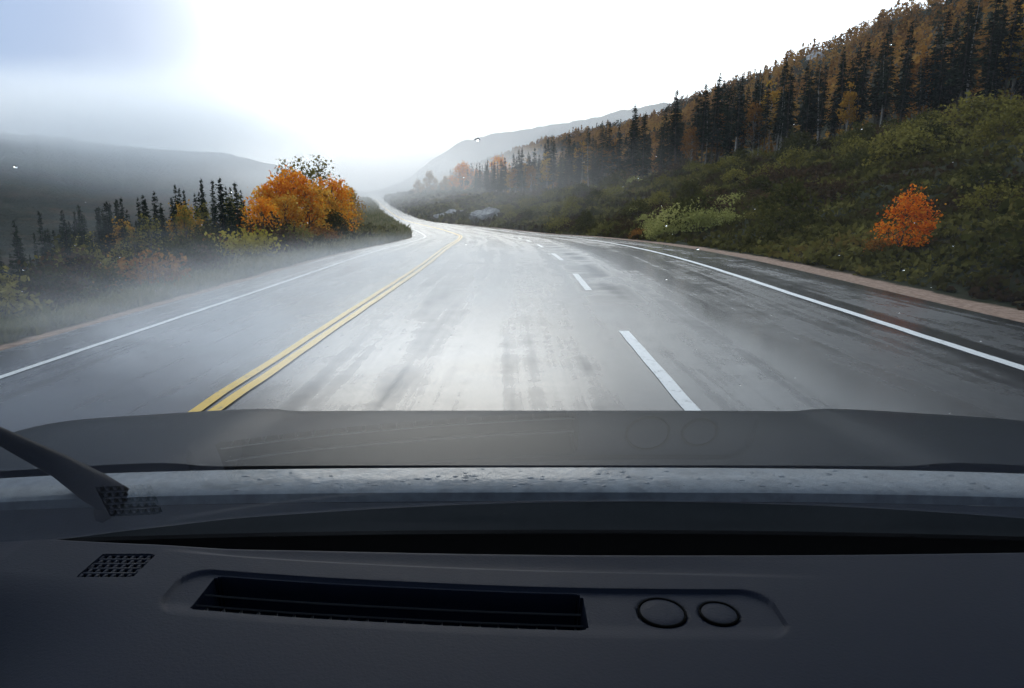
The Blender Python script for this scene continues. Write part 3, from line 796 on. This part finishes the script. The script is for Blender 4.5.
Zg = np.zeros_like(Xg)
Zg += -.9 * np.maximum(0, .33 - Yg) ** 1.6                                    # rolls down towards the seats
Zg += -.10 * np.maximum(0, np.abs(Xg - XC) - .55)
Zg += -.10 * sst(-Xg, .27, .60) * sst(-vv, .0, .16)                   # falls away to the instrument hood
pl = rrect(Xg, vv, xp0, xp1, -hw - .012, hw + .003, .026)
Zg += -.0035 * sst(-pl, -.0012, .0022) * sst(vv, -hw - .014, -hw + .012)
sl = rrect(Xg, vv, xs0, xs1, -hw, hw - .002, .006)
slot = sl < 0
Zg += np.where(slot, -.055 + .02 * sst(vv, -hw, hw), 0)
for bb, rb in ((b1, rb1), (b2, rb2)):
    d = np.hypot(Xg - bb[0], Yg - bb[1]) - rb
    Zg += -.003 * np.exp(-(d / .0014) ** 2)
crv = Yg - interp_s(np.clip(Xg, CR[0, 0], CR[-1, 0]), CR[:, 0], CR[:, 1])
Zg += -.0032 * sst(crv, -.010, -.001) * sst(Xg, CR[0, 0], CR[0, 0] + .1) * sst(-Xg, -CR[-1, 0], -CR[-1, 0] + .22) * (1 - sst(crv, .0, .03))
sg = rrect(Xg, Yg, sgx0, sgx1, sgy0, sgy1, .003)
Zg += np.where(sg < 0, -.014, 0)
Zg += -(np.maximum(0, Yg - YBk + .012) / .012) ** 2 * .010
Vd = np.stack([Xg, Yg, DZ + Zg], -1).reshape(-1, 3)
me = mesh_np('dashboard', Vd, grid_faces(len(yg), len(xg)))
dash = link('dashboard', me, M_dash, car, smooth=True, sharp=35)
fs = (slot | (sg < 0)).ravel()
me.materials.append(M_void)
F = grid_faces(len(yg), len(xg)); deep = fs[F].sum(1) >= 3
me.polygons.foreach_set('material_index', deep.astype(np.int32))
# dash back wall down into the gap, and the gap's floor
mb = MB(); xx = np.linspace(-.74, .86, 60); yb_ = np.interp(xx, xg, yback); bw = .035 * ((xx - XC) / .79) ** 2
V = np.array([np.stack([xx, yb_ - .0005, np.full(60, DZ - .0098)], 1), np.stack([xx, yb_ + .003, np.full(60, DZ - .03)], 1),
              np.stack([xx, Y_contact - .004 - bw * .6, DZ - .026 - bw * .3], 1), np.stack([xx, Y_contact + .012 - bw * .6, DZ - .008 - bw * .3], 1)]); mb.add(V, grid_faces(4, 60)); link('defrost_gap', mb.mesh('defrost_gap'), M_void, dash)
# louvre: two blades with upright fins
mb = MB(); xx = np.linspace(xs0 + .002, xs1 - .002, 60)
def blade(v0, v1, z0, z1, th):
    yb = gy(xx)
    V = np.array([np.stack([xx, yb + v0, np.full(60, DZ + z0)], 1), np.stack([xx, yb + v1, np.full(60, DZ + z1)], 1),
                  np.stack([xx, yb + v1, np.full(60, DZ + z1 - th)], 1), np.stack([xx, yb + v0, np.full(60, DZ + z0 - th)], 1), np.stack([xx, yb + v0, np.full(60, DZ + z0)], 1)])
    mb.add(V, grid_faces(5, 60))
blade(-hw * .12, hw * .02, -.003, -.006, .0016)
blade(-hw * .74, -hw * .60, -.002, -.005, .0016)
M_blade = principled('satin_louvre_plastic', (.05, .054, .06), .4, .4, var=.05)
link('louvre', mb.mesh('louvre'), M_blade, dash)
mb = MB()
for x in np.linspace(xs0 + .01, xs1 - .008, 21):
    y = float(gy(x)); mb.box((x - .0007, y - hw * .97, DZ - .022), (x + .0007, y - hw * .60, DZ - .0065))
link('vent_fin', mb.mesh('vent_fin'), M_blade, dash)
# round sensor caps
for bb, rb in ((b1, rb1), (b2, rb2)):
    mb = MB(); th = np.linspace(0, 2 * math.pi, 48, endpoint=False)
    rings = [(rb * .97, -.001), (rb * .95, -.0003), (rb * .92, .0), (rb * .5, .0003), (rb * .01, .0004)]
    V = np.array([[(bb[0] + q * math.cos(t), bb[1] + q * math.sin(t), DZ - .0028 + z) for t in th] for q, z in rings])
    F = [(i * 48 + j, i * 48 + (j + 1) % 48, (i + 1) * 48 + (j + 1) % 48, (i + 1) * 48 + j) for i in range(4) for j in range(48)]
    mb.add(V, F); link('sensor_cap', mb.mesh('sensor_cap'), M_dash, dash, smooth=True)
    mb = MB(); mb.tube([(bb[0] + rb * math.cos(t), bb[1] + rb * math.sin(t), DZ - .0030) for t in np.linspace(0, 2 * math.pi, 49)], .0012, 6, cap=False)
    link('sensor_ring', mb.mesh('sensor_ring'), M_void, dash, smooth=True)
# speaker grille lattice
mb = MB(); nrow = 6
for i in range(nrow):
    y = sgy0 + (sgy1 - sgy0) * i / (nrow - 1); sh = (i * .006)
    mb.box((sgx0, y - .0012, DZ - .005), (sgx1, y + .0012, DZ - .0008))
for i in range(nrow - 1):
    y0 = sgy0 + (sgy1 - sgy0) * i / (nrow - 1); y1 = sgy0 + (sgy1 - sgy0) * (i + 1) / (nrow - 1)
    for j in range(7):
        x = sgx0 + (sgx1 - sgx0) * (j + (.5 if i % 2 else .05)) / 6.6
        if x < sgx1: mb.box((x - .0014, y0, DZ - .005), (x + .0014, y1, DZ - .001))
link('speaker_grille', mb.mesh('speaker_grille'), M_dash, dash)

# windscreen, a bonded pane with an outer and an inner face
def pane(name, off, ys, xs_, mat, flip=False):
    rows = []
    for y in ys:
        hwid = .70 + .10 * (y + .5) / 1.2
        x = XC + np.linspace(-hwid, hwid, 24)
        bow = .035 * ((x - XC) / hwid) ** 2
        rows.append(np.stack([x, np.full(24, y) - bow * .6 + off * nrm[0], np.full(24, glass_z(y)) - bow * .3 + off * nrm[1]], 1))
    return np.array(rows)
ysG = np.linspace(-.42, Y_contact + .02, 30)
A = pane('a', 0, ysG, None, None); B = pane('b', .005, ysG, None, None)
nr_, nc_ = A.shape[:2]; FA = grid_faces(nr_, nc_)
mb = MB(); mb.add(A, FA[:, ::-1]); nA = len(FA); mb.add(B, FA); 
edge = [(0, j) for j in range(nc_)] + [(i, nc_ - 1) for i in range(1, nr_)] + [(nr_ - 1, j) for j in range(nc_ - 2, -1, -1)] + [(i, 0) for i in range(nr_ - 2, 0, -1)]
ei = np.array([i * nc_ + j for i, j in edge]); N0 = nr_ * nc_
Vb = np.concatenate([A.reshape(-1, 3)[ei], B.reshape(-1, 3)[ei]]); ne = len(ei)
mb.add(Vb, [(k, (k + 1) % ne, ne + (k + 1) % ne, ne + k) for k in range(ne)])
me = mb.mesh('windscreen'); scr = link('windscreen', me, [mat_glass_in(), mat_glass_out(), M_seal], car, smooth=True)
mi = np.concatenate([np.zeros(nA), np.ones(nA), np.full(ne, 2)]).astype(np.int32); me.polygons.foreach_set('material_index', mi)
# droplets clinging outside
M_drop = mat_drop(); mb = MB()
def drop(px, py, s, el=1.0):
    d = ray(px, py)
    # ray meets the outer face
    t = (Mp[0] * math.tan(TH) + Mp[1]) / (d[2] + math.tan(TH) * d[1])
    p = np.array([0, 0, CAMZ]) + d * t
    n3 = np.array([0, nrm[0], nrm[1]]); dn = np.array([0, math.cos(TH), -math.sin(TH)]); sd = np.array([1., 0, 0])
    p = p + n3 * .0052
    sz = s / FPX * d[1] * t
    m, rings = 12, [(1, 0), (.9, .22), (.6, .4), (.25, .48)]
    V = [[p + sz * (q * math.cos(a) * sd * rng.uniform(.85, 1.15) + q * math.sin(a) * dn * el * rng.uniform(.9, 1.1)) + n3 * sz * z for a in np.linspace(0, 2 * math.pi, m, endpoint=False)] for q, z in rings]
    V = np.array(V).reshape(-1, 3); F = [(i * m + j, i * m + (j + 1) % m, (i + 1) * m + (j + 1) % m, (i + 1) * m + j) for i in range(3) for j in range(m)]
    V = np.vstack([V, p + n3 * sz * .5, p]); T = [(3 * m + j, 3 * m + (j + 1) % m, 4 * m) for j in range(m)] + [((j + 1) % m, j, 4 * m + 1) for j in range(m)]
    mb.add(V, F, T)
for px, py, s in ((8, 189, 6), (477, 163, 7), (30, 22, 2.5), (668, 297, 4), (700, 268, 5), (903, 329, 4), (985, 356, 3.5), (560, 345, 2), (152, 308, 2.5), (276, 317, 2), (640, 200, 2), (843, 274, 2.5)):
    drop(px, py, s * .38)
for i in range(90):
    px, py = rng.uniform(0, 1024), 60 + 420 * rng.random() ** .6
    drop(px, py, rng.choice([.5, .7, .9, 1.3], p=[.45, .3, .17, .08]))
o = link('raindrops', mb.mesh('raindrops'), M_drop, scr, smooth=True); o['kind'] = 'stuff'

# bonnet
ybn = np.concatenate([np.linspace(.80, 1.12, 16), np.linspace(1.14, 1.42, 24)]); xbn = np.linspace(-.95, 1.02, 80)
XB, YB = np.meshgrid(xbn, ybn)
zb = CAMZ - .330 - .078 * (YB - .80) - .20 * np.maximum(0, YB - .95) ** 2 - 3.2 * np.maximum(0, YB - 1.12) ** 2.0
e = np.abs(XB - XC) / .98
zb += -.035 * e ** 4 - .05 * np.maximum(0, e - .86) * 8 * np.maximum(0, e - .86) * 8 * .25
ridge = sst(e, .45, .52) * .006 - sst(e, .52, .75) * .004
zb += ridge
mb = MB(); mb.add(np.stack([XB, YB, zb], -1), grid_faces(len(ybn), len(xbn)))
Vu = np.stack([XB, YB, zb - .012], -1); mb.add(Vu, grid_faces(len(ybn), len(xbn))[:, ::-1])
bonnet = link('bonnet', mb.mesh('bonnet'), M_hood, car, smooth=True)
# wet trim strip along the rear of the bonnet and the cowl below it
mb = MB(); xx = np.linspace(-.93, 1.02, 90); e = np.abs(xx - XC) / .98
prof = [(.735, -.349), (.736, -.338), (.742, -.3345), (.77, -.3325), (.795, -.331), (.797, -.345)]
V = np.array([np.stack([xx, np.full(90, y) - .03 * e ** 2, np.full(90, CAMZ + z) - .03 * e ** 4], 1) for y, z in prof])
mb.add(V, grid_faces(len(prof), 90)); trim = link('bonnet_trim', mb.mesh('bonnet_trim'), M_wetcowl, car, smooth=True, sharp=50)
mb = MB()
for i in range(220):                       # beads of water on the trim
    x = rng.uniform(-.85, .95); y = rng.uniform(.742, .792) - .03 * ((x - XC) / .98) ** 2
    s = rng.uniform(.0009, .0031); z = CAMZ - .3345 + (y - .742) * .06 - .03 * ((x - XC) / .98) ** 4
    th = np.linspace(0, 2 * math.pi, 10, endpoint=False); ex = rng.uniform(1, 2.6)
    V = [[(x + s * q * ex * math.cos(t), y + s * q * math.sin(t), z + s * h * .7) for t in th] for q, h in ((1, -.05), (.85, .3), (.45, .55), (.05, .62))]
    mb.add(V, [(i2 * 10 + j, i2 * 10 + (j + 1) % 10, (i2 + 1) * 10 + (j + 1) % 10, (i2 + 1) * 10 + j) for i2 in range(3) for j in range(10)])
o = link('water_beads', mb.mesh('water_beads'), M_wetcowl, trim, smooth=True); o['kind'] = 'stuff'
mb = MB(); prof = [(Y_contact + .012, -.352), (.69, -.375), (.715, -.37), (.734, -.3495)]
V = np.array([np.stack([xx, np.full(90, y) - .03 * e ** 2, np.full(90, CAMZ + z) - .02 * e ** 4], 1) for y, z in prof])
mb.add(V, grid_faces(len(prof), 90)); link('cowl', mb.mesh('cowl'), M_cowl, car, smooth=True)
# wiper arm
w = MB()
pts = [on_y(125, 506, .735), on_y(95, 488, .735), on_y(60, 466, .74), on_y(0, 436, .75), on_y(-90, 392, .77), on_y(-220, 330, .80)]
w.tube(np.array(pts), [.019, .019, .014, .0098, .008, .007], 10)
arm = link('wiper_arm', w.mesh('wiper_arm'), M_dark, car, smooth=True)
w = MB(); p = on_y(112, 512, .735); w.tube([p + np.array([0, 0, -.03]), p + np.array([0, 0, -.004]), p + np.array([0, 0, .012])], [.024, .024, .017], 16)
link('pivot_cap', w.mesh('pivot_cap'), M_dark, arm, smooth=True)
# cabin shell: headliner, pillars, doors and rear bulkhead
mb = MB()
yt = ysG[0]; ztp = glass_z(yt)
mb.box((XC - .72, -1.9, ztp - .005), (XC + .72, yt + .03, ztp + .04))
mb.box((XC - .78, -1.9, .7), (XC - .73, .72, 1.24)); mb.box((XC + .83, -1.9, .7), (XC + .88, .72, 1.24))
mb.box((XC - .74, -1.95, .7), (XC + .84, -1.9, ztp + .02))
link('cabin_lining', mb.mesh('cabin_lining'), M_lining, car)
for s in (-1, 1):
    mb = MB(); pts = []
    for y in np.linspace(Y_contact - .02, yt - .02, 8):
        hwid = .70 + .10 * (y + .5) / 1.2
        pts.append((XC + s * (hwid + .03), y - .01, glass_z(y) - .015))
    mb.tube(pts, .045, 10); link('roof_pillar', mb.mesh('roof_pillar'), M_lining, car, smooth=True)

# ------------------------------------------------------------------ air
def volume_mat(name, dens, col, aniso, size=None):
    m, nt, out = newmat(name); g = NT(nt)
    v = g.n('ShaderNodeVolumePrincipled'); g.set(v, 'Color', (*col, 1)); g.set(v, 'Density', dens); g.set(v, 'Anisotropy', aniso)
    if size is not None:                       # thins out towards the edge of the bank
        o = g.mapping(g.obj(), tuple(1 / q for q in size))
        ln = g.n('ShaderNodeVectorMath', operation='LENGTH'); g.link(o, ln.inputs[0])
        k = g.math('ADD', ln.outputs['Value'], g.math('MULTIPLY', g.math('SUBTRACT', g.noise(o, 2.6, 2, .5), .5), .55))
        g.set(v, 'Density', g.smooth(k, .15, .95, dens, 0.0))
    g.link(v.outputs[0], out.inputs['Volume']); return m
mb = MB(); mb.box((-1500, -120, -60), (1500, 1500, 150))
tag(link('haze', mb.mesh('haze'), volume_mat('haze_air', .00013, (.92, .96, 1.), .35)), 'thin grey haze filling the valley air', kind='stuff')
def mist(name, loc, size, dens, label, seed=0, col=(.97, .98, 1.)):
    r2 = np.random.default_rng(seed); n, m = 20, 32
    th = np.linspace(0, math.pi, n); ph = np.linspace(0, 2 * math.pi, m, endpoint=False)
    V = np.stack([np.outer(np.sin(th), np.cos(ph)), np.outer(np.sin(th), np.sin(ph)), np.outer(np.cos(th), np.ones(m))], -1).reshape(-1, 3)
    k = 1 + .12 * np.sin(V @ r2.normal(0, 3, 3) + 1) + .10 * np.sin(V @ r2.normal(0, 4, 3))
    V = V * np.array(size)
    F = [(i * m + j, (i + 1) * m + j, (i + 1) * m + (j + 1) % m, i * m + (j + 1) % m) for i in range(n - 1) for j in range(m)]
    o = link(name, mesh_np(name, V, F), volume_mat(name, dens, col, .6 if dens < .03 else .25, size)); o.location = loc
    return tag(o, label, 'mist', kind='stuff')

BLUE, PALE = (.90, .95, 1.), (.985, .99, 1.)
MISTS = [((-370, 575, 70), (350, 180, 46), .0125, 'low cloud lying along the top of the hill across the valley', PALE),
         ((-250, 500, 40), (190, 240, 66), .0055, 'blue mist hanging in the valley before the far hill', BLUE),
         ((-48, 370, 8), (120, 240, 32), .0110, 'white mist swallowing the highway where it climbs away', PALE),
         ((40, 690, 55), (360, 95, 110), .0120, 'white mist in front of the pale far ridge', PALE),
         ((6, 108, 2), (34, 66, 11), .0036, 'thin mist lying along the far bend of the highway', PALE),
         ((-2.0, 14, -.4), (7.2, 14, 1.65), .175, 'spray drifting over the oncoming and driving lanes', PALE)]
for i, (l, sz, dn, lb, cl_) in enumerate(MISTS): mist('mist', l, sz, dn, lb, i, cl_)

# ------------------------------------------------------------------ light
SUN_AZ, SUN_EL = R(-6), R(24)
sd = Vector((math.sin(SUN_AZ) * math.cos(SUN_EL), math.cos(SUN_AZ) * math.cos(SUN_EL), math.sin(SUN_EL)))
sun = bpy.data.lights.new('sun', 'SUN'); sun.energy = .5; sun.angle = R(28); sun.color = (1, .98, .95)
so = bpy.data.objects.new('sun', sun); COL.objects.link(so); so.rotation_euler = (-sd).to_track_quat('-Z', 'Y').to_euler()
w = bpy.data.worlds.new('World'); S.world = w; w.use_nodes = True
nt = w.node_tree; nt.nodes.clear(); g = NT(nt)
wo = g.n('ShaderNodeOutputWorld'); bg = g.n('ShaderNodeBackground'); g.set(bg, 'Strength', .12)
sky = g.n('ShaderNodeTexSky', sky_type='NISHITA'); sky.sun_disc = False; sky.sun_elevation = SUN_EL; sky.sun_rotation = SUN_AZ; sky.dust_density = 4; sky.air_density = 1
d = g.n('ShaderNodeTexCoord').outputs['Generated']
def dot(v):
    nd = g.n('ShaderNodeVectorMath', operation='DOT_PRODUCT'); g.link(d, nd.inputs[0]); nd.inputs[1].default_value = v; return nd.outputs['Value']
gd = Vector((math.sin(R(-3)) * math.cos(R(9)), math.cos(R(-3)) * math.cos(R(9)), math.sin(R(9))))
glow = g.smooth(dot(tuple(gd)), -.1, .93)
cl = g.noise(d, 1.6, 4, .55, .3)
bright = g.math('ADD', g.math('ADD', 5.4, g.math('MULTIPLY', glow, 9.2)), g.math('MULTIPLY', g.math('SUBTRACT', cl, .5), 3.0))
cloud = g.n('ShaderNodeCombineColor'); 
for i, k in enumerate((.74, .91, 1.16)): g.set(cloud, i, g.math('MULTIPLY', bright, g.math('ADD', k, g.math('MULTIPLY', glow, (.98 + .085 * (i - 1) - k) * .92))))
ld = ray(-40, 40); ld = ld / np.linalg.norm(ld)
gap = g.math('ADD', dot(tuple(ld)), g.math('MULTIPLY', g.math('SUBTRACT', cl, .5), .06))
gap = g.smooth(gap, .937, 1.0)
cloudc = g.mix(g.math('MULTIPLY', gap, .95), cloud.outputs[0], (1.5, 2.7, 5.2, 1))
fin = g.mix(.86, sky.outputs[0], cloudc)
g.set(bg, 'Color', fin); g.link(bg.outputs[0], wo.inputs[0])

# ------------------------------------------------------------------ render
S.render.engine = 'CYCLES'
S.view_settings.view_transform = 'Standard'; S.view_settings.look = 'None'; S.view_settings.exposure = .3; S.view_settings.gamma = 1
c = S.cycles
c.use_denoising = True
try: c.denoiser = 'OPENIMAGEDENOISE'
except Exception: pass
c.max_bounces = 10; c.transparent_max_bounces = 24; c.volume_bounces = 5; c.diffuse_bounces = 3; c.glossy_bounces = 4; c.transmission_bounces = 6
c.sample_clamp_indirect = 6; c.caustics_reflective = False; c.caustics_refractive = False
